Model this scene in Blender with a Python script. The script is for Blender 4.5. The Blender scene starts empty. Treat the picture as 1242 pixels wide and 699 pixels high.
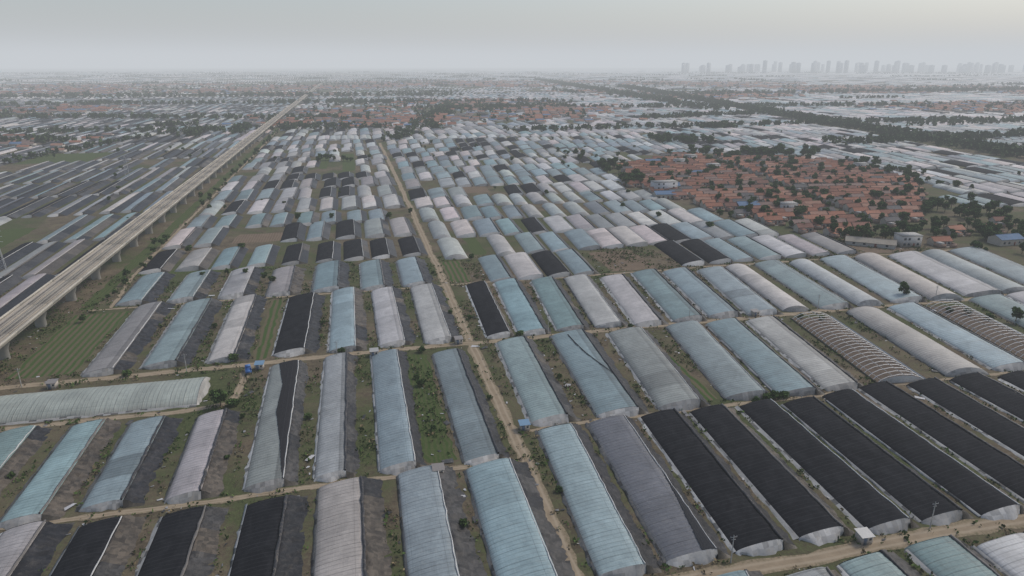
import bpy, math, numpy as np
rng=np.random.default_rng(11)
TH=math.radians(13.1); CT,ST=math.cos(TH),math.sin(TH)
def W(s,t):
    return np.array([100*(CT*s-ST*t),100*(ST*s+CT*t)])
# ---------------------------------------------------------------- materials
def newmat(name,rough=.7,spec=.3):
    m=bpy.data.materials.new(name); m.use_nodes=True
    nt=m.node_tree; b=nt.nodes['Principled BSDF']
    b.inputs['Roughness'].default_value=rough
    b.inputs['Specular IOR Level'].default_value=spec
    return m,nt,b
class G:
    def __init__(s,nt): s.nt=nt
    def n(s,t,**k):
        x=s.nt.nodes.new(t)
        for a,v in k.items(): setattr(x,a,v)
        return x
    def put(s,sock,v):
        if hasattr(v,'is_linked') or isinstance(v,bpy.types.NodeSocket): s.nt.links.new(v,sock)
        else: sock.default_value=v
    def math(s,op,a,b=0.,c=None,clamp=False):
        x=s.n('ShaderNodeMath',operation=op,use_clamp=clamp)
        s.put(x.inputs[0],a); s.put(x.inputs[1],b)
        if c is not None: s.put(x.inputs[2],c)
        return x.outputs[0]
    def mix(s,f,a,b,mode='MIX'):
        x=s.n('ShaderNodeMix',data_type='RGBA',blend_type=mode)
        s.put(x.inputs[0],f)
        s.put(x.inputs[6],a if not isinstance(a,tuple) else (*a,1)); s.put(x.inputs[7],b if not isinstance(b,tuple) else (*b,1))
        return x.outputs[2]
    def noise(s,vec,scale,detail=4,rough=.55,dist=0.):
        x=s.n('ShaderNodeTexNoise'); s.put(x.inputs['Vector'],vec)
        x.inputs['Scale'].default_value=scale; x.inputs['Detail'].default_value=detail
        x.inputs['Roughness'].default_value=rough; x.inputs['Distortion'].default_value=dist
        return x.outputs[0]
    def ramp(s,v,lo,hi):
        x=s.n('ShaderNodeMapRange',clamp=True); s.put(x.inputs[0],v)
        x.inputs[1].default_value=lo; x.inputs[2].default_value=hi
        return x.outputs[0]
    def mapping(s,vec,scale):
        x=s.n('ShaderNodeMapping'); s.put(x.inputs[0],vec); x.inputs['Scale'].default_value=scale
        return x.outputs[0]
    def tint(s):
        return s.n('ShaderNodeAttribute',attribute_name='tint').outputs['Color']
    def uv(s): return s.n('ShaderNodeUVMap',uv_map='UVMap').outputs[0]
    def pos(s): return s.n('ShaderNodeNewGeometry').outputs['Position']
    def bump(s,h,b,strength=.3,dist=.1):
        x=s.n('ShaderNodeBump'); x.inputs['Strength'].default_value=strength; x.inputs['Distance'].default_value=dist
        s.put(x.inputs['Height'],h); s.nt.links.new(x.outputs[0],b.inputs['Normal'])
def ribs(g,u):
    a=g.ramp(g.math('ABSOLUTE',g.math('SINE',g.math('MULTIPLY',u,math.pi/1.3))),0.,.5)
    b=g.ramp(g.math('ABSOLUTE',g.math('SINE',g.math('MULTIPLY',u,math.pi/3.9))),0.,.14)
    return a,b
def film_mat():
    m,nt,b=newmat('greenhouse_film',.42,.45); g=G(nt)
    uv=g.uv(); sep=g.n('ShaderNodeSeparateXYZ'); g.put(sep.inputs[0],uv)
    u,v=sep.outputs[0],sep.outputs[1]
    rib,rib2=ribs(g,u)
    n1=g.noise(g.mapping(uv,(.16,2.2,1)),1.,5,.6,.6)
    n2=g.noise(g.mapping(uv,(1.4,6,1)),1.,5,.7,2.)
    n3=g.noise(g.mapping(uv,(.4,34,1)),1.,3,.6)
    n4=g.noise(g.mapping(uv,(3.,2.5,1)),1.,3,.6,.5)
    vl=g.ramp(g.math('ABSOLUTE',g.math('SUBTRACT',v,.80)),.003,.010)
    vl2=g.ramp(g.math('ABSOLUTE',g.math('SUBTRACT',v,.13)),.003,.010)
    k=g.math('MULTIPLY_ADD',rib,.24,.76)
    k=g.math('MULTIPLY',k,g.math('MULTIPLY_ADD',rib2,.18,.82))
    k=g.math('MULTIPLY',k,g.math('MULTIPLY_ADD',g.ramp(n1,.25,.75),.46,.79))
    k=g.math('MULTIPLY',k,g.math('MULTIPLY_ADD',g.ramp(n2,.25,.75),.36,.84))
    k=g.math('MULTIPLY',k,g.math('MULTIPLY_ADD',g.ramp(n4,.3,.7),.2,.9))
    k=g.math('MULTIPLY',k,g.math('MULTIPLY_ADD',g.ramp(n3,.3,.7),.16,.92))
    k=g.math('MULTIPLY',k,g.math('MULTIPLY_ADD',vl,.25,.75))
    k=g.math('MULTIPLY',k,g.math('MULTIPLY_ADD',vl2,.15,.85))
    comb=g.n('ShaderNodeCombineColor')
    for i in range(3): g.put(comb.inputs[i],k)
    col=g.mix(1.,g.tint(),comb.outputs[0],'MULTIPLY')
    dirt=g.math('MULTIPLY',g.ramp(n2,.53,.8),.5)
    dirt=g.math('ADD',dirt,g.math('MULTIPLY',g.math('SUBTRACT',1.,g.ramp(v,0.,.1)),.45),clamp=True)
    col=g.mix(dirt,col,(.24,.22,.185))
    g.put(b.inputs['Base Color'],col)
    g.put(b.inputs['Roughness'],g.math('MULTIPLY_ADD',n2,.4,.28))
    g.bump(g.math('ADD',g.math('ADD',rib,rib2),g.math('MULTIPLY',g.math('ADD',n2,n4),2.)),b,.6,.07)
    return m
def net_mat():
    m,nt,b=newmat('black_shade_net',.85,.1); g=G(nt)
    uv=g.uv(); sep=g.n('ShaderNodeSeparateXYZ'); g.put(sep.inputs[0],uv)
    rib,rib2=ribs(g,sep.outputs[0])
    n1=g.noise(g.mapping(uv,(.2,3,1)),1.,5,.6,.8)
    n2=g.noise(g.mapping(uv,(2.6,7,1)),1.,5,.7,2.)
    dust=g.math('MULTIPLY',g.ramp(n1,.42,.8),.5)
    dust=g.math('ADD',dust,g.math('MULTIPLY',g.ramp(n2,.54,.8),.5))
    dust=g.math('ADD',dust,g.math('MULTIPLY',g.math('SUBTRACT',1.,rib),.28),clamp=True)
    dust=g.math('ADD',dust,g.math('MULTIPLY',g.math('SUBTRACT',1.,rib2),.3),clamp=True)
    g.put(b.inputs['Base Color'],g.mix(dust,g.tint(),(.036,.037,.041)))
    g.bump(g.math('ADD',rib,g.math('MULTIPLY',n2,2.5)),b,.5,.08)
    return m
def tintmat(name,rough,scale,amp,dirt=None,bs=.3,spec=.3,usepos=True):
    m,nt,b=newmat(name,rough,spec); g=G(nt)
    n=g.noise(g.pos() if usepos else g.uv(),scale,5,.65,.5)
    n2=g.noise(g.pos(),scale*.13,3)
    k=g.math('MULTIPLY_ADD',g.ramp(n,.25,.75),amp,1-amp*.5)
    k=g.math('MULTIPLY',k,g.math('MULTIPLY_ADD',g.ramp(n2,.3,.7),amp*.6,1-amp*.3))
    comb=g.n('ShaderNodeCombineColor')
    for i in range(3): g.put(comb.inputs[i],k)
    col=g.mix(1.,g.tint(),comb.outputs[0],'MULTIPLY')
    if dirt: col=g.mix(g.math('MULTIPLY',g.ramp(n,.52,.7),.6),col,dirt)
    g.put(b.inputs['Base Color'],col)
    g.bump(n,b,bs,.15)
    return m
FILM,NET,GAB,BERM,ROLL,STEEL,SOIL,CONC,BRICK,TILE,GLASS,LEAF,BARK,PAINT=range(14)
MATS=[film_mat(),net_mat(),
 tintmat('gable_plastic',.5,.9,.55,(.26,.225,.175)),
 tintmat('berm_plastic',.5,.9,1.1,(.055,.048,.04),.9,.3),
 tintmat('rolled_plastic',.5,1.2,.5,(.2,.17,.13)),
 tintmat('galvanised_steel',.4,3.,.2),
 tintmat('earth',.95,.6,.6,(.10,.08,.05)),
 tintmat('concrete',.85,.25,.28,(.24,.22,.18)),
 tintmat('plaster_wall',.9,.8,.3,(.25,.2,.16)),
 tintmat('roof_tile',.85,.7,.5,(.14,.095,.075)),
 tintmat('window_glass',.15,1.,.1,spec=.5),
 tintmat('foliage',.85,1.2,.5,bs=0.,spec=.1),
 tintmat('bark',.9,3.,.4),
 tintmat('painted_metal',.35,2.,.12,spec=.5)]
def link(o): bpy.context.scene.collection.objects.link(o)
class Acc:
    def __init__(s):
        s.V=[];s.F=[];s.M=[];s.T=[];s.U=[];s.nv=0;s.xf=None
    def raw(s,V,F,mat,tint,UV):
        V=np.asarray(V,float).reshape(-1,3)
        if s.xf is not None:
            ox,oy,cc,ss=s.xf
            V=np.stack([ox+cc*V[:,0]-ss*V[:,1],oy+ss*V[:,0]+cc*V[:,1],V[:,2]],1)
        F=np.asarray(F,int).reshape(-1,4)
        s.V.append(V); s.F.append(F+s.nv); s.nv+=len(V)
        s.M.append(np.full(len(F),mat))
        t=np.asarray(tint,float)
        if t.ndim==1: t=np.tile(t,(len(F),1))
        s.T.append(t)
        s.U.append(np.asarray(UV,float).reshape(-1,2)[F])
    def grid(s,P,mat,tint,UV=None):
        P=np.asarray(P,float); m,n=P.shape[:2]
        i=np.arange(m*n).reshape(m,n)
        F=np.stack([i[:-1,:-1],i[1:,:-1],i[1:,1:],i[:-1,1:]],-1).reshape(-1,4)
        if UV is None: UV=P[...,:2]
        s.raw(P,F,mat,tint,UV)
    def box(s,x0,x1,y0,y1,z0,z1,mat,tint):
        v=[(x,y,z) for z in (z0,z1) for x,y in ((x0,y0),(x1,y0),(x1,y1),(x0,y1))]
        f=[(0,1,5,4),(1,2,6,5),(2,3,7,6),(3,0,4,7),(4,5,6,7),(3,2,1,0)]
        s.raw(v,f,mat,tint,[(p[0]+p[2],p[1]+p[2]) for p in v])
    def tube(s,pts,r,mat,tint,k=4):
        pts=np.asarray(pts,float); d=np.gradient(pts,axis=0) if len(pts)>2 else np.tile(pts[-1]-pts[0],(len(pts),1))
        d/=np.linalg.norm(d,axis=1)[:,None]+1e-9
        up=np.where(np.abs(d[:,2:3])>.9,np.array([[1.,0,0]]),np.array([[0,0,1.]]))
        a=np.cross(d,up); a/=np.linalg.norm(a,axis=1)[:,None]+1e-9; b=np.cross(d,a)
        r=np.broadcast_to(np.asarray(r,float),(len(pts),))
        th=np.linspace(0,2*math.pi,k+1)
        P=pts[:,None]+r[:,None,None]*(np.cos(th)[None,:,None]*a[:,None]+np.sin(th)[None,:,None]*b[:,None])
        s.grid(P,mat,tint)
    def mesh(s,name,smooth=False):
        me=bpy.data.meshes.new(name)
        V=np.concatenate(s.V);F=np.concatenate(s.F);M=np.concatenate(s.M);T=np.concatenate(s.T);U=np.concatenate(s.U)
        me.vertices.add(len(V)); me.vertices.foreach_set('co',V.astype(np.float32).ravel())
        me.loops.add(F.size); me.loops.foreach_set('vertex_index',F.astype(np.int32).ravel())
        me.polygons.add(len(F)); me.polygons.foreach_set('loop_start',(np.arange(len(F))*4).astype(np.int32))
        me.polygons.foreach_set('material_index',M.astype(np.int32))
        if smooth: me.polygons.foreach_set('use_smooth',np.ones(len(F),bool))
        me.update(calc_edges=True)
        me.uv_layers.new(name='UVMap').data.foreach_set('uv',U.astype(np.float32).ravel())
        c=np.concatenate([T,np.ones((len(T),1))],1); c=np.repeat(c,4,0)
        me.attributes.new('tint','FLOAT_COLOR','CORNER').data.foreach_set('color',c.astype(np.float32).ravel())
        for m in MATS: me.materials.append(m)
        return me
    def obj(s,name,loc=(0,0,0),rz=0.,smooth=False):
        o=bpy.data.objects.new(name,s.mesh(name,smooth)); o.location=loc; o.rotation_euler=(0,0,rz); link(o); return o
# ---------------------------------------------------------------- greenhouses
TINT={'teal':(.205,.282,.288),'blue':(.19,.24,.258),'slate':(.125,.140,.155),'white':(.48,.455,.43),'gray':(.30,.292,.28),
      'pale':(.36,.37,.345),'black':(.009,.010,.013),'frame':(.3,.3,.3)}
PV=np.array([0,.02,.06,.12,.2,.3,.42,.54,.66,.76,.85,.93,1.])
PZ=np.array([.05,.40,.72,1.0,1.28,1.56,1.84,2.08,2.28,2.40,2.46,2.36,2.0])
AV=PV; AZ=np.array([.05,.5,.95,1.4,1.85,2.2,2.45,2.48,2.3,1.95,1.5,.85,.05])
def greenhouse(A,w,L,b,kind,lod,rg,sheet=None):
    base=np.array(TINT[kind])
    if kind!='black': base=base*rg.uniform(.74,1.16)*np.array([rg.uniform(.90,1.14),1,rg.uniform(.94,1.04)])
    arch=(kind=='pale') or kind=='frame'
    hk=min(1.25,max(.8,w/12.))*rg.uniform(.92,1.1)
    Z=(AZ if arch else PZ)*hk
    mat=NET if kind=='black' else FILM
    uo=round(rg.uniform(0,900))*3.9
    if lod==0: vs=PV; ys=np.arange(0,L+.4,.65)
    elif lod==1: vs=PV[[0,2,4,6,8,10,12]]; ys=np.linspace(0,L,max(3,int(L/7)))
    else: vs=np.array([0,.12,.5,.85,1.]); ys=np.array([0,L])
    zs=np.interp(vs,PV,Z)
    if kind=='frame':
        A.grid(np.array([[(x,y,.06) for x in (.2,w-.2)] for y in np.linspace(0,L,8)]),SOIL,(.10,.075,.055))
        st=.11; sc_=(.62,.62,.6)
        for y in np.arange(0,L+.1,2.6):
            A.tube([(v*w,y,z) for v,z in zip(AV[::2],Z[::2])],st,STEEL,sc_,3)
        for v in (.06,.28,.5,.72,.93):
            A.tube([(v*w,0,np.interp(v,AV,Z)),(v*w,L,np.interp(v,AV,Z))],st*.9,STEEL,sc_,3)
        for v in np.linspace(.15,.85,5):
            A.tube([(v*w,0,0),(v*w,0,np.interp(v,AV,Z))],st,STEEL,(.4,.4,.38),3)
        A.grid(np.array([[(v*w,-.15,z*q) for v,z in zip(AV,Z)] for q in (0,.85)]),GAB,(.5,.5,.48))
        A.grid(np.array([[(0,y,-.02),(-.4,y,.6)] for y in np.linspace(0,L,9)]),ROLL,(.5,.5,.48))
        A.grid(np.array([[(w,y,-.02),(w+.4,y,.6)] for y in np.linspace(0,L,9)]),ROLL,(.5,.5,.48))
        return
    n=len(ys)
    lowf=np.interp(ys,np.linspace(0,L,8),rg.normal(0,.05,8)) if lod<2 else np.zeros(n)
    sag=(np.arange(n)%2)*(-.07) if lod==0 else np.zeros(n)
    P=np.zeros((n,len(vs),3))
    P[...,0]=vs[None]*w; P[...,1]=ys[:,None]; P[...,2]=zs[None]*(1+lowf[:,None]*.5)+sag[:,None]
    if lod==0: P[...,2]+=rg.normal(0,.02,P.shape[:2])*(.3+vs[None]); P[:,:,2]=np.maximum(P[:,:,2],.03)
    if lod==0: P[:,0,0]+=np.interp(ys,np.linspace(0,L,14),rg.normal(0,.12,14))
    UV=np.stack([np.broadcast_to(uo+ys[:,None],P.shape[:2]),np.broadcast_to(vs[None],P.shape[:2])],-1)
    nb=max(1,int(L/9)); pan=rg.normal(1,.06,nb)
    if kind not in('black',) and rg.random()<.22: pan[rg.integers(nb)]*=rg.uniform(.6,1.08)
    mul=pan[np.minimum((ys[:-1]/L*nb).astype(int),nb-1)]
    T=(base[None,None]*mul[:,None,None]*np.ones((1,len(vs)-1,1)))
    if lod==0 and kind!='black' and not arch:
        T[:,:3]*=rg.uniform(.8,1.1); T[:,-3:]*=rg.uniform(.6,1.1)
    T=np.clip(T,0,.6)
    A.grid(P,mat,T.reshape(-1,3),UV)
    gt=np.array((.41,.40,.375))*rg.uniform(.6,1.2)
    f=np.sin(np.pi*np.clip(vs,0.03,.97))**.6
    def gable(y,sg,ap):
        R=[]
        for q,o in ((1,0),(.6,.55),(0,1)):
            R.append([(v*w,y+sg*ap*o*ff,max(0.,z*q) if q else -.02) for v,z,ff in zip(vs,zs,f)])
        R=np.array(R if lod<2 else [R[0],R[2]])
        if lod==0:
            R[1,:,1]+=rg.normal(0,.12,R.shape[1]); R[2,:,1]+=rg.normal(0,.3,R.shape[1])
            A.grid(R,GAB,gt[None]*rg.uniform(.7,1.15,(2*(R.shape[1]-1),1)))
        else: A.grid(R,GAB,gt)
    gable(0,-1,rg.uniform(1.,2.6)); 
    if lod<2: gable(L,1,.8)
    bt=[(.012,.012,.014),(.017,.017,.019),(.04,.038,.036),(.068,.056,.042),(.012,.012,.013)]
    if not arch and b>.6:
        if lod==0:
            by=np.arange(0,L+1,1.); bx=np.array([0,.1,.3,.5,.75,1.])
        elif lod==1: by=np.linspace(0,L,max(3,int(L/9))); bx=np.array([0,.15,1.])
        else: by=np.array([0,L]); bx=np.array([0,.15,1.])
        bz=np.interp(bx,[0,.12,.35,.65,1],[1,.97,.62,.28,-.01])*zs[-1]
        B=np.zeros((len(by),len(bx),3))
        B[...,0]=w+bx[None]*b; B[...,1]=by[:,None]; B[...,2]=bz[None]
        if lod<2:
            B[...,0]+=rg.normal(0,.15,B.shape[:2])*(bx[None]>.05)*min(1,b/3); B[:,1:-1,2]+=rg.normal(0,.16,B[:,1:-1,2].shape)
            B[:,-1,2]=-.02
        if lod==0: B[:,-1,0]+=np.interp(by,np.linspace(0,L,16),rg.normal(0,.45,16))*min(1,b/3)
        nb=max(2,int(L/7)); main=bt[rg.integers(0,5)]
        pan=np.array([main if rg.random()<.75 else bt[rg.integers(0,5)] for _ in range(nb)])
        idx=np.minimum((by[:-1]/L*nb).astype(int),nb-1)
        T=np.repeat(pan[idx],len(bx)-1,0)*rg.uniform(.6,1.5,((len(by)-1)*(len(bx)-1),1))
        A.grid(B,BERM,T)
        e=[[(x,y,z) for x,y,z in B[0]],[(x,y-.9,-.02) for x,y,z in B[0]]]
        A.grid(np.array(e),BERM,(.07,.06,.045))
        if lod<2:
            e=[[(x,y,z) for x,y,z in B[-1]],[(x,y+.9,-.02) for x,y,z in B[-1]]]
            A.grid(np.array(e),BERM,(.07,.06,.045))
    elif not arch:
        A.grid(np.array([[(w,0,zs[-1]),(w,L,zs[-1])],[(w+.05,0,-.02),(w+.05,L,-.02)]]),BERM,(.1,.1,.1))
    if lod<2:
        q_=rg.random(); wr,rr_=((.48,.48,.46),.15) if q_<.45 else (((.03,.03,.033),.34) if q_<.8 else ((.13,.12,.11),.3))
        yy=np.linspace(0,L,26 if lod==0 else 6)
        if not arch:
            A.tube([(w*.975+rg.normal(0,.09),y,zs[-1]+.2+rr_*.5+rg.normal(0,.05)) for y in yy],[rr_*rg.uniform(.7,1.3) for _ in yy],ROLL,wr,5)
        if lod==0:
            yl=np.arange(0,L+1,2.); wl=rg.uniform(.25,.9)
            S=np.array([[(-wl+rg.normal(0,.2),y,-.01),(-.3+rg.normal(0,.08),y,.2+rg.normal(0,.06)),(.02*w,y,.38)] for y in yl])
            tb=np.array((.42,.42,.40))*(rg.uniform(.6,1.15) if (rg.random()<.7 or kind=='black') else .25)
            A.grid(S,ROLL,tb[None]*rg.choice([1,1,1,.8,.3],(len(yl)-1)*2)[:,None])
            for v in np.linspace(.12,.9,6):
                A.tube([(v*w,-.05,0),(v*w,-.05,np.interp(v,PV,Z))],.05,STEEL,(.2,.2,.19),3)
    if sheet is not None and lod==0:
        y0,y1,va,vb,st=sheet
        yy=np.arange(y0,min(y1,L),.55); k=9; R=[]
        for y in yy:
            fr=(y-y0)/(y1-y0); a=np.interp(fr,np.linspace(0,1,len(va)),va)+rg.normal(0,.006); bb=np.interp(fr,np.linspace(0,1,len(vb)),vb)
            R.append([(v*w,y,np.interp(v,PV,Z)+.14) for v in np.linspace(a,max(bb,a+.01),k)])
        A.grid(np.array(R),NET,st)
OCC=[]
def place(s0,s1,t0,t1,b,kind,lod,slope,acc=None,sheet=None,rg=rng):
    p=W(s0,t0); q=W(s0+slope*(t1-t0),t1); d=q-p; L=float(np.hypot(*d)); ang=math.atan2(d[1],d[0])-math.pi/2
    w=(s1-s0)*100
    if t0<4.2: OCC.append((s0-.008,s1+b/100,t0-.02,t1+.01,slope))
    if acc is None:
        A=Acc(); greenhouse(A,w,L,b,kind,lod,rg,sheet)
        A.obj('greenhouse',(p[0],p[1],0),ang)
    else:
        acc.xf=(p[0],p[1],math.cos(ang),math.sin(ang)); greenhouse(acc,w,L,b,kind,lod,rg)
def row(items,t0,t1,slope,gap=.06,bmax=5.,jit=.016):
    items=sorted(items,key=lambda i:i[0])
    for i,it in enumerate(items):
        s0,s1,k=it[:3]; sh=it[3] if len(it)>3 else None
        nx=items[i+1][0] if i+1<len(items) else s1+.06
        b=max(0.,min(bmax,(nx-s1)*100-1.5))
        sl=slope(s0) if callable(slope) else slope
        place(s0,s1,t0+rng.normal(0,jit*.5),t1+rng.normal(0,jit),b,k,0,sl+rng.normal(0,.006),sheet=sh)
rs=lambda s: float(np.interp(s,[-3,.3,.6,1.1,2,2.7,4],[0,.02,.06,.14,.16,.24,.28]))
N=(.012,.013,.016)
row([(.60,.70,'teal'),(.755,.87,'gray'),(.915,1.02,'teal'),(1.08,1.19,'teal'),(1.235,1.36,'white'),(1.40,1.52,'teal'),(1.57,1.69,'blue'),(1.74,1.86,'black')],.45,.99,.04)
row([(.43,.535,'teal'),(.585,.70,'slate',(0,30,(.7,.8,.9,.97),(1.,1.,1.,1.),(.03,.032,.036))),(.745,.855,'black'),(.905,1.012,'black'),(1.07,1.178,'black'),(1.215,1.32,'black'),(1.365,1.468,'black'),(1.52,1.622,'black'),(1.685,1.79,'black'),(1.86,1.97,'black'),(2.03,2.13,'black'),(2.19,2.30,'teal')],1.075,1.665,.05,bmax=3.4)
va_=(.97,.76,.60,.50,.44)
row([(.455,.568,'teal'),(.657,.789,'teal',(22,61,va_,tuple(q+.03 for q in va_),N)),(.856,.99,'gray'),(1.09,1.22,'teal'),(1.262,1.39,'teal'),(1.435,1.55,'white'),(1.64,1.81,'frame'),(1.90,2.06,'pale'),(2.10,2.22,'teal'),(2.27,2.44,'frame'),(2.50,2.64,'teal'),(2.7,2.84,'white')],1.72,2.335,rs,bmax=3.8)
row([(.458,.55,'black'),(.582,.69,'teal'),(.74,.85,'teal'),(.90,1.01,'white'),(1.063,1.175,'white'),(1.233,1.355,'teal'),(1.40,1.525,'teal'),(1.57,1.70,'teal'),(1.745,1.87,'pale'),(1.92,2.05,'teal'),(2.10,2.23,'pale'),(2.28,2.42,'teal'),(2.47,2.63,'pale'),(2.67,2.83,'white'),(2.87,3.03,'pale'),(3.07,3.22,'teal')],2.40,3.06,rs,bmax=3.2)
row([(-1.20,-1.09,'gray'),(-1.01,-.92,'teal'),(-.826,-.735,'gray'),(-.6685,-.5736,'black'),(-.494,-.395,'black'),(-.3115,-.2167,'black'),(-.139,-.03,'gray'),(.047,.151,'blue'),(.225,.345,'teal')],.93,1.505,0.01,bmax=4.8)
row([(-1.20,-1.10,'teal'),(-1.03,-.93,'teal'),(-.847,-.754,'teal'),(-.685,-.587,'teal'),(-.497,-.413,'gray')],1.56,2.0,-.01,bmax=4.2)
row([(-.318,-.2207,'gray',(0,74,(.96,.75,.5,.55,.3),(1.,1.,1.,1.,1.),(.02,.02,.023))),(-.151,-.07,'gray'),(.0127,.1077,'blue'),(.2315,.327,'teal')],1.56,2.30,0.0,bmax=3.0)
row([(-.941,-.84,'gray'),(-.762,-.643,'teal'),(-.549,-.4536,'white'),(-.328,-.214,'black'),(-.1328,-.033,'teal'),(.051,.148,'white'),(.219,.322,'white')],2.39,3.065,0.,bmax=4.2)
row([(-1.05,-.94,'teal'),(-.84,-.73,'teal'),(-.63,-.52,'gray'),(-.425,-.317,'gray'),(-.222,-.10,'teal'),(0,.11,'teal'),(.193,.30,'teal')],3.12,3.56,0.,bmax=4.6)
A=Acc(); greenhouse(A,20.,66.,0,'pale',0,rng); p=W(-.52,2.065); A.obj('greenhouse',(p[0],p[1],0),TH+math.pi/2); OCC.append((-1.2,-.5,2.05,2.29,0))

def smin(t,u): return (u*(.9258*t+.3107)+.227*t)/(.974-.2158*u)
POLY=np.array([(1.08,7.0),(1.0,5.95),(1.5,4.7),(1.97,4.0),(2.74,4.55),(3.55,5.95),(3.45,7.5),(1.9,8.0)])
def inpoly(x,y,P=POLY):
    c=False; j=len(P)-1
    for i in range(len(P)):
        if (P[i][1]>y)!=(P[j][1]>y) and x<(P[j][0]-P[i][0])*(y-P[i][1])/(P[j][1]-P[i][1])+P[i][0]: c=not c
        j=i
    return c
YARD=np.array([(1.93,3.98),(2.05,3.4),(2.55,3.3),(3.7,3.75),(4.1,4.9),(3.0,4.75)])
V2=[((-4.6,1.6),(12.5,20.),.55),((-8.,-6.3),(8.6,10.),.6),((9.5,15),(15.5,19),.8),((-26,-7),(24,40),.5),((-12,16),(30,46),.3),((3,9),(22,28),.4),((-16,-10),(13,17),.5),((12,24),(26,34),.5)]
PATCH=[(-1.18,-.97,2.40,3.04,'crop'),(1.005,1.075,1.74,2.33,'crop'),(.42,.53,3.13,3.5,'crop'),(-.10,.03,7.0,8.4,'grass'),(-3.5,-2.8,8.3,9.2,'grass'),
 (-.72,-.45,4.18,4.40,'soil'),(-1.12,-.45,3.585,3.65,'grass'),(.13,.215,1.58,2.3,'grass'),(1.25,1.5,3.12,3.5,'soil'),(-1.19,-1.13,3.1,14,'grass'),(-.33,-.25,7.2,8.2,'grass'),(.9,1.1,5.5,5.8,'soil'),(-2.2,-2.0,4.1,4.9,'grass'),(-3.4,-3.2,5.2,6.2,'soil'),(-1.6,-1.36,2.2,2.9,'grass'),(-.395,-.335,2.39,3.05,'crop'),(.62,.70,3.6,4.0,'grass')]
def free(s0,s1,t0,t1):
    for s,t in ((s0,t0),(s1,t0),(s0,t1),(s1,t1),((s0+s1)/2,(t0+t1)/2)):
        x,y=W(s,t)/100
        if inpoly(x,y) or inpoly(x,y,YARD): return False
    x,y=W((s0+s1)/2,(t0+t1)/2)/100
    for a,b,c,d,_ in PATCH:
        if s1>a and s0<b and t1>c+.03 and t0<d-.03: return False
    for (x0,x1),(y0,y1),pr in V2:
        if x0<x<x1 and y0<y<y1 and rng.random()<pr: return False
    if 5.35<x<5.95 and 6<y<32: return False
    return True
def pick(prev,w):
    if prev and rng.random()<.3: return prev
    ks=['teal','white','black','gray','pale','slate','blue']
    return ks[rng.choice(7,p=np.array(w)/sum(w))]
far=Acc(); mid_n=0
def fill(t0,tmax,sa,sb,length,pitch,wd,weights,slope,bm,lodf,gap=(.035,.06)):
    global mid_n
    t=t0; r=0
    while t<tmax:
        L=length*rng.uniform(.85,1.15)*(1 if t<9 else 1.15)
        lo=max(sa,smin(t+L/2,-.86)); hi=min(sb,smin(t+L/2,.86))
        s=lo+rng.uniform(0,.05)
        prev=None; wob=rng.uniform(0,6)
        while s<hi:
            wj=wd*rng.uniform(.86,1.14); pj=pitch*rng.uniform(.9,1.1); tt=t+.04*math.sin(s*1.3+wob); g_=rng.uniform(*gap)
            if s+wj<sb and free(s,s+wj,tt,tt+L-g_) and rng.random()>.012:
                k=pick(prev,weights(s,t)); prev=k
                lod=1 if t<9 else 2
                b=max(0,min(bm,(pj-wj)*100-.8))
                place(s,s+wj,tt,tt+L-g_,b,k,lod,slope(s)+rng.normal(0,.008),acc=None if t<8.2 and lod==1 else far); mid_n+=1
            s+=pj
            if rng.random()<.015: s+=.05
        t+=L; r+=1
wr_=lambda s,t: (36,20,18,12,14,4,6) if t<9 else (24,40,14,10,14,2,3)
wl_=lambda s,t: (26,32,24,12,8,3,6)
wz_=lambda s,t: (28,10,34,18,6,8,8) if t<9 else (24,28,24,14,8,3,4)
rs2=lambda s: rs(s)*.6
fill(3.12,10.,.42,40,.43,.152,.112,wr_,rs2,3.,1)
fill(3.67,10.,-1.1,.365,.44,.16,.106,wl_,lambda s:0.,4.,1)
fill(1.5,10.,-40,-1.40,.78,.15,.070,wz_,lambda s:-.02,5.,1)
fill(10.,24.,-60,60,.5,.185,.13,lambda s,t:(24,46,12,12,12,2,4) if s>-1.2 else (24,26,24,14,8,4,6),lambda s:0.,4.,2)
far.obj('distant_greenhouses')
vf=Acc()
t=24.
while t<150:
    L=.6*rng.uniform(.8,1.3)*(t/30); lo,hi=smin(t,-.84),smin(t,.84); s=lo
    while s<hi:
        wj=rng.uniform(.25,.9)*(t/30)
        x,y=W(s,t)/100; bl=any(x0<x<x1 and y0<y<y1 and rng.random()<pr for (x0,x1),(y0,y1),pr in V2)
        if not bl and rng.random()<.62:
            k=pick(None,(20,52,12,10,12,2,4)); p=W(s,t); vf.xf=(p[0],p[1],CT,ST)
            nn=max(2,int(wj*100/14/max(1,t/50))); cw=wj*100/nn
            for i in range(nn):
                vf.grid(np.array([[(i*cw+v*cw*.8,y,z) for v,z in ((0,0),(.3,2.4),(.7,2.9),(1,1.2))] for y in (0,L*100*.8)]),FILM,np.array(TINT[k if rng.random()<.7 else 'white'])*rng.uniform(.8,1.25),np.array([[(0.,.3)]*4,[(.5,.4)]*4]))
        s+=wj+.03*t/30
    t+=L
vf.obj('distant_greenhouse_belt')
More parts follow.
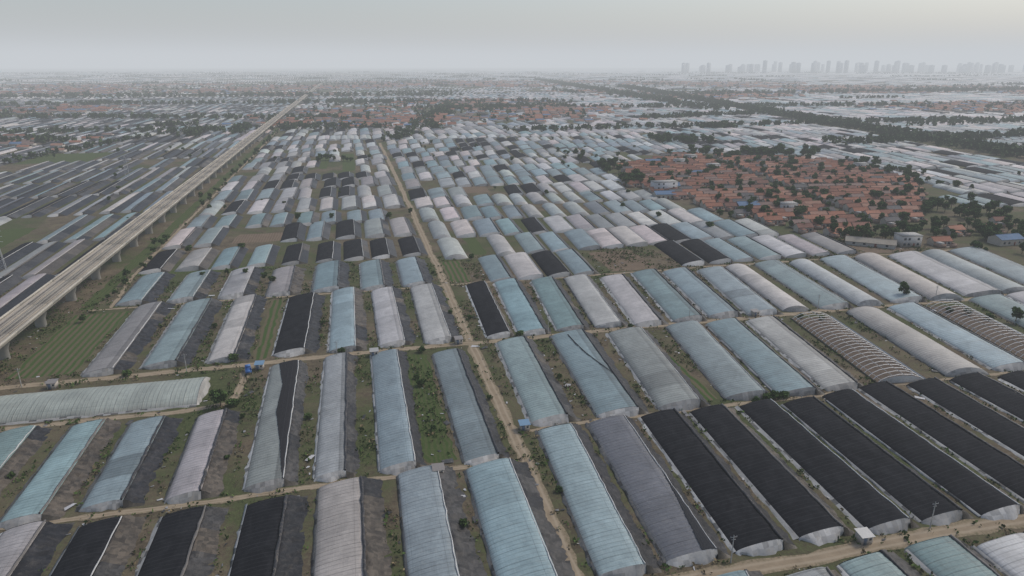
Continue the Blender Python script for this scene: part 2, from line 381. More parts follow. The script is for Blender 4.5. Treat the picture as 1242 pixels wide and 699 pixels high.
# ---------------------------------------------------------------- ground, fields, lanes
def groundmat():
    m,nt,b=newmat('farmland_earth',.95,.1); g=G(nt); p=g.pos()
    n1=g.noise(p,.018,4,.6,.8); n2=g.noise(p,.12,5,.65,.6); n3=g.noise(p,.9,6,.7); n4=g.noise(p,.0022,4,.6)
    col=g.mix(g.ramp(n2,.35,.65),(.078,.063,.043),(.16,.128,.086))
    col=g.mix(g.math('MULTIPLY',g.ramp(n3,.5,.75),.6),col,(.235,.195,.14))
    col=g.mix(g.math('MULTIPLY',g.ramp(n3,.48,.3),.55),col,(.045,.038,.028))
    gr=g.math('ADD',g.math('MULTIPLY',n1,.6),g.math('ADD',g.math('MULTIPLY',n2,.25),g.math('MULTIPLY',n3,.25)))
    gcol=g.mix(g.ramp(n3,.3,.7),(.030,.048,.015),(.075,.10,.036))
    col=g.mix(g.math('MULTIPLY',g.ramp(gr,.50,.61),.8),col,gcol)
    vor=g.n('ShaderNodeTexVoronoi'); g.put(vor.inputs['Vector'],g.mapping(p,(1,.45,1))); vor.inputs['Scale'].default_value=.012
    bw=g.n('ShaderNodeRGBToBW'); g.put(bw.inputs[0],vor.outputs['Color'])
    ln=g.n('ShaderNodeVectorMath',operation='LENGTH'); g.put(ln.inputs[0],p)
    fc=g.mix(g.ramp(bw.outputs[0],.3,.7),(.04,.06,.025),(.13,.115,.085))
    col=g.mix(g.math('MULTIPLY',g.ramp(ln.outputs['Value'],900.,2500.),.75),col,fc)
    col=g.mix(g.math('MULTIPLY',g.ramp(n4,.5,.7),.3),col,(.05,.065,.035))
    g.put(b.inputs['Base Color'],col); g.bump(n3,b,.6,.3)
    return m
def sheetmat(name,kind):
    m,nt,b=newmat(name,.95,.1); g=G(nt); p=g.pos(); uv=g.uv()
    sep=g.n('ShaderNodeSeparateXYZ'); g.put(sep.inputs[0],uv)
    n2=g.noise(p,.2,5,.65,.6); n3=g.noise(p,1.3,6,.7)
    if kind=='road':
        v=sep.outputs[1]
        col=g.mix(g.ramp(n2,.3,.7),(.215,.17,.115),(.31,.25,.175))
        tr=g.math('ABSOLUTE',g.math('SUBTRACT',g.math('ABSOLUTE',v),.45)) 
        col=g.mix(g.math('MULTIPLY',g.math('SUBTRACT',1.,g.ramp(tr,.08,.25)),.5),col,(.37,.31,.23))
        col=g.mix(g.math('MULTIPLY',g.math('MULTIPLY',g.ramp(n3,.42,.62),g.ramp(g.math('ABSOLUTE',v),.45,1.)),.85),col,(.09,.09,.045))
    else:
        per=2.4 if kind=='crop' else 1.5
        ro=g.ramp(g.math('ADD',g.math('SINE',g.math('MULTIPLY',sep.outputs[0],2*math.pi/per)),g.math('MULTIPLY_ADD',n3,1.2,-.6)),-.6,.6)
        cc={'crop':((.125,.10,.065),(.045,.085,.022)),'grass':((.07,.085,.034),(.048,.078,.022)),'soil':((.12,.088,.062),(.165,.125,.09))}[kind]
        col=g.mix(ro,cc[0],cc[1]); col=g.mix(g.math('MULTIPLY',g.ramp(n2,.4,.65),.6 if kind!='crop' else .35),col,(.065,.09,.03) if kind!='soil' else (.19,.145,.1))
        col=g.mix(g.math('MULTIPLY',g.ramp(n3,.5,.75),.35),col,(.17,.14,.095))
    g.put(b.inputs['Base Color'],col); g.bump(n3,b,.5,.15)
    return m
gm=groundmat(); gxs=np.concatenate([-np.geomspace(60000,50,14),[0],np.geomspace(50,60000,14)])
me=bpy.data.meshes.new('ground'); n=len(gxs)
me.from_pydata([(x,y,-.004) for y in gxs for x in gxs],[],[(j*n+i,j*n+i+1,(j+1)*n+i+1,(j+1)*n+i) for j in range(n-1) for i in range(n-1)])
me.materials.append(gm); o=bpy.data.objects.new('ground',me); link(o)
SM={k:sheetmat(k+'_surface',k) for k in('road','crop','grass','soil')}
def stsheet(name,s0,s1,t0,t1,kind,z):
    A=Acc(); ns=max(3,int((s1-s0)*100/4)); ntt=max(3,int((t1-t0)*100/4)); ntt=min(ntt,300)
    P=np.zeros((ntt,ns,3)); U=np.zeros((ntt,ns,2))
    for j,t in enumerate(np.linspace(t0,t1,ntt)):
        for i,s in enumerate(np.linspace(s0,s1,ns)):
            js=rng.normal(0,.004) if i in(0,ns-1) else 0; jt=rng.normal(0,.006) if j in(0,ntt-1) else 0
            x,y=W(s+js,t+jt); P[j,i]=(x,y,z); U[j,i]=(s*100,t*100)
    A.grid(P,0,(1,1,1),U); o=A.obj(name); o.data.materials.clear(); o.data.materials.append(SM[kind]); return o
for i,(a,b,c_,d,k) in enumerate(PATCH):
    stsheet({'crop':'crop_field','grass':'grass_strip','soil':'ploughed_field'}[k],a,b,c_,d,k,.008+.001*i)
ROADS=[]
def road(pts,w,z,name='dirt_road'):
    pts=[W(*p) for p in pts]; Q=[]
    for a,b in zip(pts[:-1],pts[1:]):
        k=max(2,int(np.hypot(*(b-a))/3)); k=min(k,600)
        for f in np.linspace(0,1,k,endpoint=False): Q.append(a+(b-a)*f)
    Q.append(pts[-1]); Q=np.array(Q); d=np.gradient(Q,axis=0); d/=np.hypot(d[:,0],d[:,1])[:,None]
    nrm=np.stack([d[:,1],-d[:,0]],1); wob=np.convolve(rng.normal(0,.8,len(Q)+8),np.ones(9)/9,'valid')
    vs=np.array([-1,-.5,0,.5,1.]); P=np.zeros((len(Q),5,3)); U=np.zeros((len(Q),5,2))
    for i,v in enumerate(vs):
        off=v*w/2+wob+(rng.normal(0,.28,len(Q)) if abs(v)==1 else 0)
        P[:,i,:2]=Q+nrm*off[:,None]; P[:,i,2]=z; U[:,i,0]=np.arange(len(Q))*3; U[:,i,1]=v
    A=Acc(); A.grid(P[:,::-1],0,(1,1,1),U[:,::-1]); o=A.obj(name); o.data.materials.clear(); o.data.materials.append(SM['road'])
    for q in Q[::2]: ROADS.append((q[0],q[1],w/2))
road([(.393,.3),(.393,3.),(.395,6.6),(.38,9.5)],4.,.04)
road([(-3.2,2.33),(-1.2,2.335),(.39,2.36),(1.4,2.37),(2.6,2.355),(4,2.4)],3.8,.044)
road([(.44,1.03),(1.6,1.035),(3,1.05)],4.4,.048)
road([(-1.3,2.03),(-.55,2.03),(-.42,2.06),(-.40,2.33)],2.8,.052)
road([(-1.3,1.532),(.37,1.535)],2.2,.056)
road([(.42,1.69),(3.,1.695)],1.9,.060)
road([(.42,3.09),(3.3,3.09)],2.2,.064)
road([(-1.15,3.09),(.38,3.09)],2.,.068)
road([(-1.06,3.1),(-1.1,3.6),(-1.12,14)],2.,.072)
stsheet('farm_yard',2.62,3.12,3.12,3.45,'soil',.08)
# ---------------------------------------------------------------- viaduct
V=Acc(); S0=-1.262; zt=9.2
p0=W(S0,-1.); V.xf=(p0[0],p0[1],CT,ST)
LL=6300.
ys=np.arange(0,LL,32.7)
prof=[(-6,zt),(-6,zt-.5),(-3,zt-1.),(-2.4,zt-3.),(2.4,zt-3.),(3,zt-1.),(6,zt-.5),(6,zt)]
cc=(.37,.335,.28)
for a in ys[:120]:
    V.grid(np.array([[(x,y,z) for x,z in prof] for y in (a+.05,a+32.6)])[:, ::-1],CONC,np.array(cc)*rng.uniform(.93,1.05))
    V.grid(np.array([[(x,y,zt) for x in (-6,6)] for y in (a+.05,a+32.6)]),CONC,np.array(cc)*rng.uniform(.92,1.05))
    V.box(-6.05,-5.8,a+.05,a+32.6,zt,zt+1.1,CONC,(.44,.41,.35)); V.box(5.8,6.05,a+.05,a+32.6,zt,zt+1.1,CONC,(.44,.41,.35))
    for x in (-2.4,2.4):
        V.box(x-1.3,x+1.3,a+.05,a+32.6,zt+.004,zt+.3,CONC,(.33,.30,.245))
        for r in (-.72,.72): V.box(x+r-.05,x+r+.05,a,a+32.7,zt+.3,zt+.46,STEEL,(.16,.13,.11))
    V.box(-.55,.55,a+.05,a+32.6,zt+.002,zt+.12,CONC,(.27,.25,.21))
    n=10; th=np.linspace(0,2*math.pi,n+1); R=[]
    for z,rx,ry in ((-.3,2.2,1.2),(3.6,2.1,1.1),(5.4,2.8,1.2),(zt-3.02,3.1,1.3)):
        R.append([(rx*math.copysign(abs(math.cos(q))**.7,math.cos(q)),a+ry*math.sin(q),z) for q in th])
    V.grid(np.array(R)[:, ::-1],CONC,(.30,.285,.25))
V.obj('railway_viaduct')
# ---------------------------------------------------------------- trees
def tree_mesh(seed,h=7.,r=2.8,nl=900,leaf=.42,trunk=True):
    rg=np.random.default_rng(seed); A=Acc(); lobes=[]
    if trunk: A.tube([(0,0,-.2),(.1,0,h*.25),(.05,.1,h*.5),(0,0,h*.8)],[.22,.17,.12,.04],BARK,(.10,.075,.05),6)
    for i in range(8):
        a=i*2.4+rg.uniform(-.4,.4); e=np.array([math.cos(a)*r*rg.uniform(.35,.75),math.sin(a)*r*rg.uniform(.35,.75),h*rg.uniform(.42,.88)])
        if trunk: A.tube([(0,0,h*.3),tuple(e*np.array([.5,.5,.8])),tuple(e)],[.1,.06,.02],BARK,(.10,.075,.05),4)
        lobes.append((e,r*rg.uniform(.38,.6)))
    lobes.append((np.array([0,0,h*.85]),r*.5))
    V=[];F=[];T=[]
    per=nl//len(lobes)
    for e,lr in lobes:
        br=rg.uniform(.65,1.35)
        for _ in range(per):
            d=rg.normal(0,1,3); d/=np.linalg.norm(d); q=e+d*lr*rg.uniform(.45,1.12)*np.array([1,1,.8])
            if q[2]<.15: continue
            u=rg.normal(0,1,3); u/=np.linalg.norm(u); v=np.cross(u,rg.normal(0,1,3)); v/=np.linalg.norm(v)
            z=leaf*rg.uniform(.6,1.4); k=len(V)
            V+= [q-u*z,q-v*z*.6,q+u*z,q+v*z*.6]; F.append((k,k+1,k+2,k+3))
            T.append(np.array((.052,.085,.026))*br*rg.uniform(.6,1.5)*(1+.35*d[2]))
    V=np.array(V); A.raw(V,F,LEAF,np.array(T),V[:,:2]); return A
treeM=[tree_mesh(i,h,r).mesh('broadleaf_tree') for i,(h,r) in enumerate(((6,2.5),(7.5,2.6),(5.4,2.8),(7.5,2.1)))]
shrubM=[tree_mesh(20+i,2.3,1.8,420,.33,False).mesh('shrub') for i in range(2)]
def tree(x,y,sc=1.,kind='broadleaf_tree'):
    ms=treeM if kind=='broadleaf_tree' else shrubM
    o=bpy.data.objects.new(kind,ms[rng.integers(len(ms))]); o.location=(x*100,y*100,0)
    o.rotation_euler=(0,0,rng.uniform(0,6.28)); k=sc*rng.uniform(.85,1.15); o.scale=(k*rng.uniform(.9,1.1),k,k*rng.uniform(.9,1.15)); link(o)
for x,y,sc in [(-.897,1.886,1.),(-.86,1.89,.9),(-.30,2.028,.95),(-.99,2.225,.9),(.828,1.935,.9),(.80,1.925,.8),(.86,1.945,.8),(.76,1.91,.7),(1.76,2.91,1.),(1.92,2.70,.9),(1.97,2.64,.9),(1.86,2.73,.8),(2.05,2.6,1.),(-.33,2.3,.8),(-.62,2.29,.8),(.03,2.46,.8),(-1.3,2.1,.9),(-.02,3.2,.7),(1.2,2.66,.8),(1.28,2.64,.7)]:
    tree(x,y,sc,'shrub' if sc<1. else 'broadleaf_tree')
for s,t in ((-.38,1.72),(-.37,1.95),(-.18,1.9),(.175,1.75),(.16,2.1),(.37,1.9),(.36,2.7),(.43,2.62),(-.58,2.75),(-.16,2.7),(.36,3.3),(.63,2.0),(.44,1.38),(-.9,1.75),(1.04,2.38),(1.56,2.1),(-.38,1.2),(.19,1.3)):
    x,y=W(s,t)/100; tree(x,y,rng.uniform(.45,.75),'shrub')
def cluster(x0,x1,y0,y1,n,sc=1.):
    for _ in range(n): tree(rng.uniform(x0,x1),rng.uniform(y0,y1),sc*rng.uniform(.7,1.25))
cluster(2.2,3.6,3.95,4.3,66); cluster(2.0,2.3,3.9,4.1,8); cluster(2.6,3.2,3.55,3.75,14,.8); cluster(3.,3.6,4.3,4.9,36)
cluster(.98,1.14,5.8,6.3,16,1.25); cluster(.88,1.05,6.6,7.1,14,1.25); cluster(1.9,2.7,9.2,9.7,50,1.4); cluster(1.4,1.8,4.5,4.75,6)
cluster(1.9,3.6,7.8,8.3,60,1.2); cluster(3.5,3.9,5.8,7.5,40); cluster(-2.1,-1.75,7.4,7.6,8); cluster(.5,.8,7.6,8.4,9,1.2); cluster(2.8,3.5,4.7,5.6,24)
for _ in range(380):
    while True:
        x,y=rng.uniform(1,3.6),rng.uniform(4,8)
        if inpoly(x,y): break
    tree(x,y,rng.uniform(.5,1.2))
for _ in range(150):
    s,t=rng.uniform(-6,7),rng.uniform(3.1,10)
    x,y=W(s,t)/100; tree(x,y,rng.uniform(.4,.9))
for _ in range(80):
    t=rng.uniform(2.9,14); x,y=W(-1.10+rng.normal(0,.02),t)/100; tree(x,y,rng.uniform(.35,.75))
def lowtree(A,x,y,h,rg):
    c=np.array([x,y,h*.55]); n=16; V=[];T=[]
    for k in range(n):
        d=rg.normal(0,1,3); d/=np.linalg.norm(d); q=c+d*np.array([h*.36,h*.36,h*.42])*rg.uniform(.5,1.05)
        u=rg.normal(0,1,3); u/=np.linalg.norm(u); v=np.cross(u,rg.normal(0,1,3)); v/=np.linalg.norm(v); z=h*.24*rg.uniform(.7,1.3)
        V+=[q-u*z,q-v*z*.7,q+u*z,q+v*z*.7]; T.append(np.array((.045,.07,.026))*rg.uniform(.5,1.5))
    V=np.array(V); A.V.append(V); F=np.arange(n*4).reshape(n,4); A.F.append(F+A.nv); A.nv+=len(V); A.M.append(np.full(n,LEAF)); A.T.append(np.array(T)); A.U.append(V[F][...,:2])
D=Acc()
def line(xa,ya,xb,yb,n,wd,h=8):
    for _ in range(n):
        f=rng.random(); lowtree(D,100*(xa+(xb-xa)*f+rng.normal(0,wd)),100*(ya+(yb-ya)*f+rng.normal(0,wd)),h*rng.uniform(.7,1.3),rng)
line(5.85,6.4,5.5,20,1000,.13,10); line(5.5,20,5.2,34,600,.16,12); line(4.7,16,1.7,50,700,.2,13); line(-3.9,11.6,-2.6,11.9,80,.15); line(-1.5,16.5,.6,17.5,180,.4,10)
line(-7.4,9.,-6,9.4,80,.15,9); line(4.2,9.2,9.5,10.8,300,.1,9); line(6,8.2,12,10.5,300,.12,9); line(0,11,9,13.2,320,.12,9); line(-12,14,-3,13.5,320,.15,9)
line(-9,10.5,-2,11.5,220,.12,8); line(-1.6,9.5,-1.7,20,180,.1,9); line(-20,22,-2,24,400,.3,13); line(1,17,10,18,300,.2,10); line(-5.5,6,-5.2,11,90,.06,7); line(-14,18,2,20,300,.2,11); line(2.5,13.6,5.4,15,160,.15,9); line(7,12,18,16,300,.15,10); line(5,24,24,30,400,.3,14)
for (x0,x1),(y0,y1),pr in V2:
    for _ in range(int(min(300,pr*(x1-x0)*(y1-y0)*8))): lowtree(D,100*rng.uniform(x0,x1),100*rng.uniform(y0,y1),rng.uniform(6,11)*(1+.015*y0),rng)
for _ in range(90):
    y=rng.uniform(9,95); x=rng.uniform(-.8,.8)*y; l=rng.uniform(.3,2)*y/14; a=rng.choice([TH,TH+math.pi/2])
    line(x,y,x+l*math.cos(a),y+l*math.sin(a),int(30+25*rng.random()),.006*y,8+.08*y)
D.obj('distant_trees')
# ---------------------------------------------------------------- village houses
def house(A,rg,roof,lw=11.,dp=6.5,hh=3.2,yard=True,flat=False,wallc=(.42,.38,.32)):
    x0,x1,y0,y1=-lw/2,lw/2,-dp/2,dp/2; rh=1.9
    if flat:
        A.box(x0,x1,y0,y1,0,hh,BRICK,wallc); A.box(x0-.2,x1+.2,y0-.2,y1+.2,hh+.003,hh+.45,CONC,(.3,.3,.29)); 
    else:
        A.grid(np.array([[(x,y0,z) for x in (x0,x1)] for z in (0,hh)]),BRICK,wallc); A.grid(np.array([[(x,y1,z) for x in (x1,x0)] for z in (0,hh)]),BRICK,wallc)
        for x in (x0,x1):
            A.raw([(x,y0,0),(x,0,0),(x,0,hh+rh),(x,y0,hh),(x,y1,0),(x,y1,hh)],[(0,1,2,3),(1,4,5,2)],BRICK,wallc,[(0,0)]*6)
        for sg in (-1,1):
            a=np.array([[(x,sg*(dp/2+.45),hh-.28),(x,0,hh+rh+.02)] for x in (x0-.3,x1+.3)])
            A.grid(a+np.array([0,0,.16]),TILE,roof); A.grid(a,TILE,roof)
            A.grid(np.array([a[:,0],a[:,0]+np.array([0,0,.16])]),TILE,roof)
        A.box(x0-.3,x1+.3,-.15,.15,hh+rh+.1,hh+rh+.3,TILE,np.array(roof)*.7)
    for k in range(max(1,int(hh/3.))):
        for x in (-.33*lw,.33*lw,-.12*lw): A.box(x-.7,x+.7,y0-.04,y0+.02,1.+3*k,2.4+3*k,GLASS,(.04,.05,.06))
    A.box(.08*lw,.08*lw+1.2,y0-.05,y0+.02,0,2.2,PAINT,(.2,.06,.04))
    if yard:
        yy=y0-4.6
        for b in ((x0,x0+.25,yy,y0-.01),(x1-.25,x1,yy,y0-.01),(x0+.26,x0+.4*lw,yy,yy+.25),(x0+.6*lw,x1-.26,yy,yy+.25)): A.box(*b,0,2.,BRICK,(.30,.20,.15))
        A.box(x0+.3,x0+3.4,yy+.3,y0-.4,0,2.5,BRICK,wallc); A.box(x0+.1,x0+3.6,yy+.1,y0-.2,2.503,2.7,TILE,roof if rg.random()<.7 else (.3,.3,.29))
        A.box(x0+3.7,x1-.4,yy+.4,y0-.3,-.02,.05,CONC,(.24,.22,.19))
roofs=[(.27,.115,.072),(.30,.14,.09),(.235,.10,.065),(.215,.105,.078),(.31,.17,.12),(.19,.13,.11),(.13,.125,.125)]
hm=[]
for i in range(14):
    A=Acc(); rg=np.random.default_rng(100+i); rr=np.array(roofs[[0,1,2,3,4,0,1,2,3,4,5,6,0,3][i]])*rg.uniform(.8,1.15)
    house(A,rg,rr,rg.uniform(9.5,12.3),rg.uniform(5.6,6.8),rg.uniform(2.9,3.6)); hm.append(A.mesh('brick_house'))
A=Acc(); house(A,rng,rr,12,8,6.4,False,True,(.5,.48,.45)); fl1=A.mesh('flat_roof_building')
A=Acc(); house(A,rng,(.10,.17,.27),16,9,3.8,False); fl2=A.mesh('blue_roof_workshop')
A=Acc(); house(A,rng,rr,20,9,9.,False,True,(.5,.5,.5)); fl3=A.mesh('flat_roof_building')
def putm(me,name,x,y,rz): 
    o=bpy.data.objects.new(name,me); o.location=(x,y,0); o.rotation_euler=(0,0,rz); link(o)
nv=0
vx,vy=math.cos(math.radians(6)),math.sin(math.radians(6))
for j in range(-46,66):
    for i in range(-40,60):
        u=i*12.4+(j//4)*3; v=j*11.8; 
        if i%13==0 or j%16==0: continue
        u+=rng.normal(0,.5); v+=rng.normal(0,.5)
        x=230+u*vx-v*vy; y=580+u*vy+v*vx
        if not inpoly(x/100,y/100) or rng.random()<.05: continue
        r=rng.random(); rz=math.radians(6)+rng.normal(0,.03)
        if r<.97: putm(hm[rng.integers(14)],'brick_house',x,y,rz)
        elif r<.985: putm(fl1,'flat_roof_building',x,y,rz)
        else: putm(fl2,'blue_roof_workshop',x,y,rz)
        nv+=1
for x,y,m in ((1.25,5.6,fl3),(1.33,5.75,fl2),(1.2,5.35,fl2),(2.3,3.86,fl1),(2.5,3.88,hm[0]),(2.75,4.15,hm[1]),(3.0,4.2,hm[2]),(2.9,3.9,fl2),(3.2,4.4,hm[3])):
    putm(m,{fl1:'flat_roof_building',fl3:'flat_roof_building',fl2:'blue_roof_workshop'}.get(m,'brick_house'),x*100,y*100,math.radians(rng.uniform(0,16)))
A=Acc(); house(A,rng,(.34,.3,.24),26,7,2.6,False,False,(.42,.4,.36)); q=W(2.9,3.28); A.obj('farm_shed',(q[0],q[1],0),math.radians(-25))
DV=Acc()
def lowhouse(x,y,sc,rf):
    DV.xf=(x,y,math.cos(.1),math.sin(.1)); l,d,h=6*sc,3.4*sc,3.3*sc**.5
    DV.box(-l,l,-d,d,0,h,BRICK,(.4,.37,.33))
    for sg in(-1,1): DV.grid(np.array([[(x_,sg*(d+.4),h-.1),(x_,0,h+1.9*sc**.5)] for x_ in (-l-.3,l+.3)]),TILE,rf)
for (x0,x1),(y0,y1),pr in V2:
    n=int(min(1500,pr*(x1-x0)*(y1-y0)*30)); cs=[(rng.uniform(x0,x1),rng.uniform(y0,y1)) for _ in range(max(3,int(n/70)))]
    for _ in range(n):
        cx,cy=cs[rng.integers(len(cs))]; sc=1+.02*y0
        x=round((cx*100+rng.normal(0,45+2*y0))/ (14*sc))*14*sc; y=round((cy*100+rng.normal(0,45+2*y0))/(15*sc))*15*sc
        lowhouse(x+rng.normal(0,1),y+rng.normal(0,1),sc,roofs[rng.integers(7)] if rng.random()<.9 else (.10,.17,.28))
DV.obj('distant_village_houses')
# ---------------------------------------------------------------- skyline towers
def tower(w,d,h,rg):
    A=Acc(); c=np.array((.46,.47,.48))*rg.uniform(.85,1.15); A.box(-w/2,w/2,-d/2,d/2,0,h,CONC,c)
    A.box(-w*.2,w*.2,-d*.3,d*.3,h+.01,h+5,CONC,c*.9)
    for k in range(int(h/3.3)):
        z=k*3.3+1.2
        for i in range(6):
            x=-w/2+w*(i+.25)/6; 
            A.box(x,x+w/12,-d/2-.06,-d/2+.02,z,z+1.6,GLASS,(.2,.21,.23))
    return A.mesh('apartment_tower')
tm=[tower(70,18,h,rng) for h in (78,95)]+[tower(50,18,h,rng) for h in (108,122)]+[tower(46,26,h,rng) for h in (132,150)]
def towers(px0,px1,n,lo=0,hi=6,da=86,db=110):
    for _ in range(n):
        Y=rng.uniform(da,db); u=rng.uniform(px0,px1)*.95
        putm(tm[rng.integers(lo,hi)],'apartment_tower',u*Y*100,Y*100,rng.uniform(-.3,.5))
towers(.37,.46,16,2,6); towers(.46,.59,22,1,6); towers(.24,.37,16,0,4); towers(.59,.72,22,0,5); towers(.73,.86,14,0,4)
# ---------------------------------------------------------------- small things
def hut(rc):
    A=Acc(); c=(.42,.38,.33); A.box(-1.3,1.3,-1.2,1.2,0,2.1,BRICK,c)
    A.grid(np.array([[(x,-1.5,2.12),(x,1.5,2.45)] for x in(-1.6,1.6)]),PAINT,rc); A.grid(np.array([[(x,-1.5,2.18),(x,1.5,2.51)] for x in(-1.6,1.6)]),PAINT,rc)
    A.box(-.9,-.1,-1.25,-1.18,0,1.9,PAINT,(.12,.15,.2)); A.box(.4,1.,-1.24,-1.18,1.1,1.7,GLASS,(.04,.05,.06)); return A
hutm=[hut(c).mesh('pump_hut') for c in ((.33,.33,.31),(.14,.24,.34),(.22,.20,.18),(.4,.4,.38))]
for s,t,k in ((.43,1.692,1),(-.36,2.30,1),(.03,2.325,0),(.345,2.37,2),(-1.0,2.30,2),(1.04,1.05,3),(.16,1.52,2),(1.6,2.385,2)):
    x,y=W(s,t); putm(hutm[k],'pump_hut',x,y,TH+rng.normal(0,.1))
A=Acc(); B_=(.05,.15,.38)
A.box(-1,1,-2.6,.7,.85,1.0,PAINT,B_); A.box(-1,-.93,-2.6,.7,1.0,1.5,PAINT,B_); A.box(.93,1,-2.6,.7,1.0,1.5,PAINT,B_); A.box(-.92,.92,-2.6,-2.53,1.0,1.5,PAINT,B_)
A.box(-.95,.95,.8,2.3,.55,1.3,PAINT,B_); A.grid(np.array([[(-.95,2.3,1.3),(.95,2.3,1.3)],[(-.85,1.9,2.1),(.85,1.9,2.1)]]),GLASS,(.04,.05,.06)); A.box(-.85,.85,.85,1.9,1.303,2.12,PAINT,B_)
for x in (-.9,.9):
    for y in (-1.7,1.5): A.tube([(x-.12,y,.42),(x+.12,y,.42)],.42,PAINT,(.02,.02,.02),10)
x,y=W(-.395,2.28); A.obj('cargo_truck',(x,y,0.05),TH+.2)
def pole():
    A=Acc(); A.tube([(0,0,-.3),(0,0,7)],[.14,.08],CONC,(.4,.39,.36),8); A.box(-.8,.8,-.05,.05,6.4,6.5,STEEL,(.25,.25,.25)); A.box(-.5,.5,-.05,.05,5.8,5.9,STEEL,(.25,.25,.25))
    for x in (-.7,0,.7): A.tube([(x,0,6.5),(x,0,6.75)],.05,PAINT,(.5,.5,.5),5)
    return A.mesh('utility_pole')
pm=pole()
for s,t in [(.72+.5*i,1.055) for i in range(4)]+[(-1.1+.5*i,2.325) for i in range(3)]+[(.7+.6*i,2.385) for i in range(4)]:
    x,y=W(s,t); putm(pm,'utility_pole',x,y,TH)
def pylon(h):
    A=Acc(); b=h*.1; c=(.35,.36,.36)
    P=lambda x,y,z:(x*b*(1-.8*z/h),y*b*(1-.8*z/h),z)
    for x in(-1,1):
        for y in(-1,1): A.tube([P(x,y,0),P(x,y,h)],.12,STEEL,c,4)
    zz=np.linspace(0,h,8); cr=[(-1,-1),(1,-1),(1,1),(-1,1)]
    for a,b2 in zip(zz[:-1],zz[1:]):
        for i in range(4):
            p,q=cr[i],cr[(i+1)%4]; A.tube([P(*p,a),P(*q,b2)],.07,STEEL,c,3); A.tube([P(*q,a),P(*p,b2)],.07,STEEL,c,3)
    for z in (h*.72,h*.86,h): A.tube([(-h*.17,0,z),(0,0,z+.6),(h*.17,0,z)],.1,STEEL,c,3)
    return A.mesh('lattice_pylon')
py=pylon(20.)
for x,y in ((-2.62,3.36),(-4.7,9.9),(-6.5,15.),(-3.6,6.4)): putm(py,'lattice_pylon',x*100,y*100,.5)
OC=np.array(OCC); RD=np.array(ROADS); RD=RD[(RD[:,1]<420)]
def gaps(n,t0,t1):
    s=rng.uniform(-1.6,3.2,n); t=rng.uniform(t0,t1,n); x=100*(CT*s-ST*t); y=100*(ST*s+CT*t)
    ok=(np.abs(x)<.82*(y+30))
    for a,b,c_,d,sl in OC: ok&=~((s-sl*(t-c_)>a)&(s-sl*(t-c_)<b)&(t>c_)&(t<d))
    for a,b,c_,d,k in PATCH:
        if k=='crop': ok&=~((s>a)&(s<b)&(t>c_)&(t<d))
    idx=np.where(ok)[0]; keep=[]
    for i in idx:
        if np.min((RD[:,0]-x[i])**2+(RD[:,1]-y[i])**2-(RD[:,2]+.3)**2)>0: keep.append(i)
    return x[keep],y[keep]
x,y=gaps(76000,.85,3.6)
dens=np.sin(x*.11+1)*np.sin(y*.09)+.6*np.sin(x*.31+y*.23)+rng.normal(0,.5,len(x)); k=dens>.0; x=x[k];y=y[k]
n=len(x); m=4; N_=n*m
cx=np.repeat(x,m)+rng.normal(0,.45,N_); cy=np.repeat(y,m)+rng.normal(0,.45,N_); h=np.repeat(rng.uniform(.2,.7,n),m)
u=rng.normal(0,1,(N_,3)); u/=np.linalg.norm(u,axis=1)[:,None]; v=np.cross(u,rng.normal(0,1,(N_,3))); v/=np.linalg.norm(v,axis=1)[:,None]
q=np.stack([cx,cy,h*.6+.1],1); z=(h*rng.uniform(.5,1.,N_))[:,None]
Vv=np.stack([q-u*z,q-v*z*.6,q+u*z,q+v*z*.6],1).reshape(-1,3)
dry=(np.repeat(rng.random(n),m)<.2)[:,None]
tt_=np.where(dry,np.array((.15,.12,.07)),np.array((.055,.088,.025)))*rng.uniform(.5,1.5,(N_,1))
A=Acc(); A.raw(Vv,np.arange(N_*4).reshape(-1,4),LEAF,tt_,Vv[:,:2]); A.obj('weeds')
x,y=gaps(3600,.85,3.3); n=len(x)
a=rng.uniform(0,6.28,n); l=rng.uniform(.15,.7,n)*(1+2.*(rng.random(n)<.08)); w_=l*rng.uniform(.2,.7,n)
ex=np.stack([np.cos(a),np.sin(a)],1); ey=np.stack([-np.sin(a),np.cos(a)],1); c2=np.stack([x,y],1)
pts=[]
for i,j in((-1,-1),(1,-1),(1,1),(-1,1)):
    xy=c2+ex*(i*l*rng.uniform(.6,1.1,n))[:,None]+ey*(j*w_*rng.uniform(.6,1.1,n))[:,None]; pts.append(np.concatenate([xy,rng.uniform(.09,.35,(n,1))],1))
Vv=np.stack(pts,1).reshape(-1,3); g_=rng.choice([.45,.3,.2,.05,.03],n)[:,None]*np.ones((1,3))
A=Acc(); A.raw(Vv,np.arange(n*4).reshape(-1,4),ROLL,g_,Vv[:,:2]); A.obj('plastic_litter')
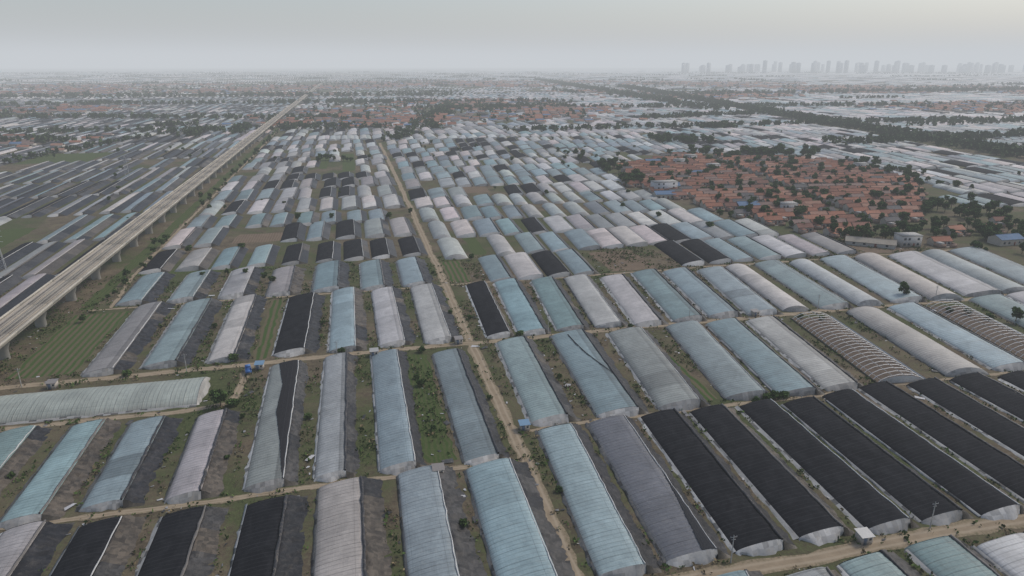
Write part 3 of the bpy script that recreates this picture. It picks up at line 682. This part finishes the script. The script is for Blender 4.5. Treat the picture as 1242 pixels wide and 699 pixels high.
# ---------------------------------------------------------------- haze, sky, sun, camera
hz=bpy.data.meshes.new('haze'); a=55000.; zt_=520.
hz.from_pydata([(x,y,z) for z in(-20,zt_) for x,y in((-a,-a),(a,-a),(a,a),(-a,a))],[],[(3,2,1,0),(4,5,6,7),(0,1,5,4),(1,2,6,5),(2,3,7,6),(3,0,4,7)])
m=bpy.data.materials.new('haze_glow'); m.use_nodes=True; nt=m.node_tree; nt.nodes.clear()
out=nt.nodes.new('ShaderNodeOutputMaterial'); ab=nt.nodes.new('ShaderNodeVolumeAbsorption'); em=nt.nodes.new('ShaderNodeEmission'); ad=nt.nodes.new('ShaderNodeAddShader')
SIG=.00015
ab.inputs['Color'].default_value=(0,0,0,1); ab.inputs['Density'].default_value=SIG
em.inputs['Color'].default_value=(.575,.605,.64,1); em.inputs['Strength'].default_value=SIG  # air glows by emission, standing in for daylight scattered in the haze
nt.links.new(ab.outputs[0],ad.inputs[0]); nt.links.new(em.outputs[0],ad.inputs[1]); nt.links.new(ad.outputs[0],out.inputs['Volume'])
hz.materials.append(m); o=bpy.data.objects.new('haze',hz); link(o)
SE,SA=math.radians(48),math.radians(62)
w=bpy.data.worlds.new('World'); bpy.context.scene.world=w; w.use_nodes=True; nt=w.node_tree
bg=nt.nodes['Background']; sk=nt.nodes.new('ShaderNodeTexSky'); sk.sky_type='NISHITA'; sk.sun_disc=False
sk.sun_elevation=SE; sk.sun_rotation=SA; sk.air_density=1.; sk.dust_density=3.; sk.ozone_density=1.2
nt.links.new(sk.outputs[0],bg.inputs[0]); bg.inputs[1].default_value=.138
L=bpy.data.lights.new('sun','SUN'); L.energy=1.5; L.angle=math.radians(12); L.color=(1,.94,.86)
o=bpy.data.objects.new('sun',L); link(o)
from mathutils import Vector
d=Vector((math.sin(SA)*math.cos(SE),math.cos(SA)*math.cos(SE),math.sin(SE))); o.rotation_euler=d.to_track_quat('Z','Y').to_euler()
cam=bpy.data.cameras.new('camera'); cam.lens=24; cam.sensor_width=36; cam.clip_start=.5; cam.clip_end=150000
o=bpy.data.objects.new('camera',cam); o.location=(0,0,100); o.rotation_euler=(math.radians(90-18.1),0,0); link(o)
sc=bpy.context.scene; sc.camera=o
sc.view_settings.view_transform='Standard'; sc.view_settings.look='None'; sc.view_settings.exposure=0
print('houses',mid_n,'village',nv)
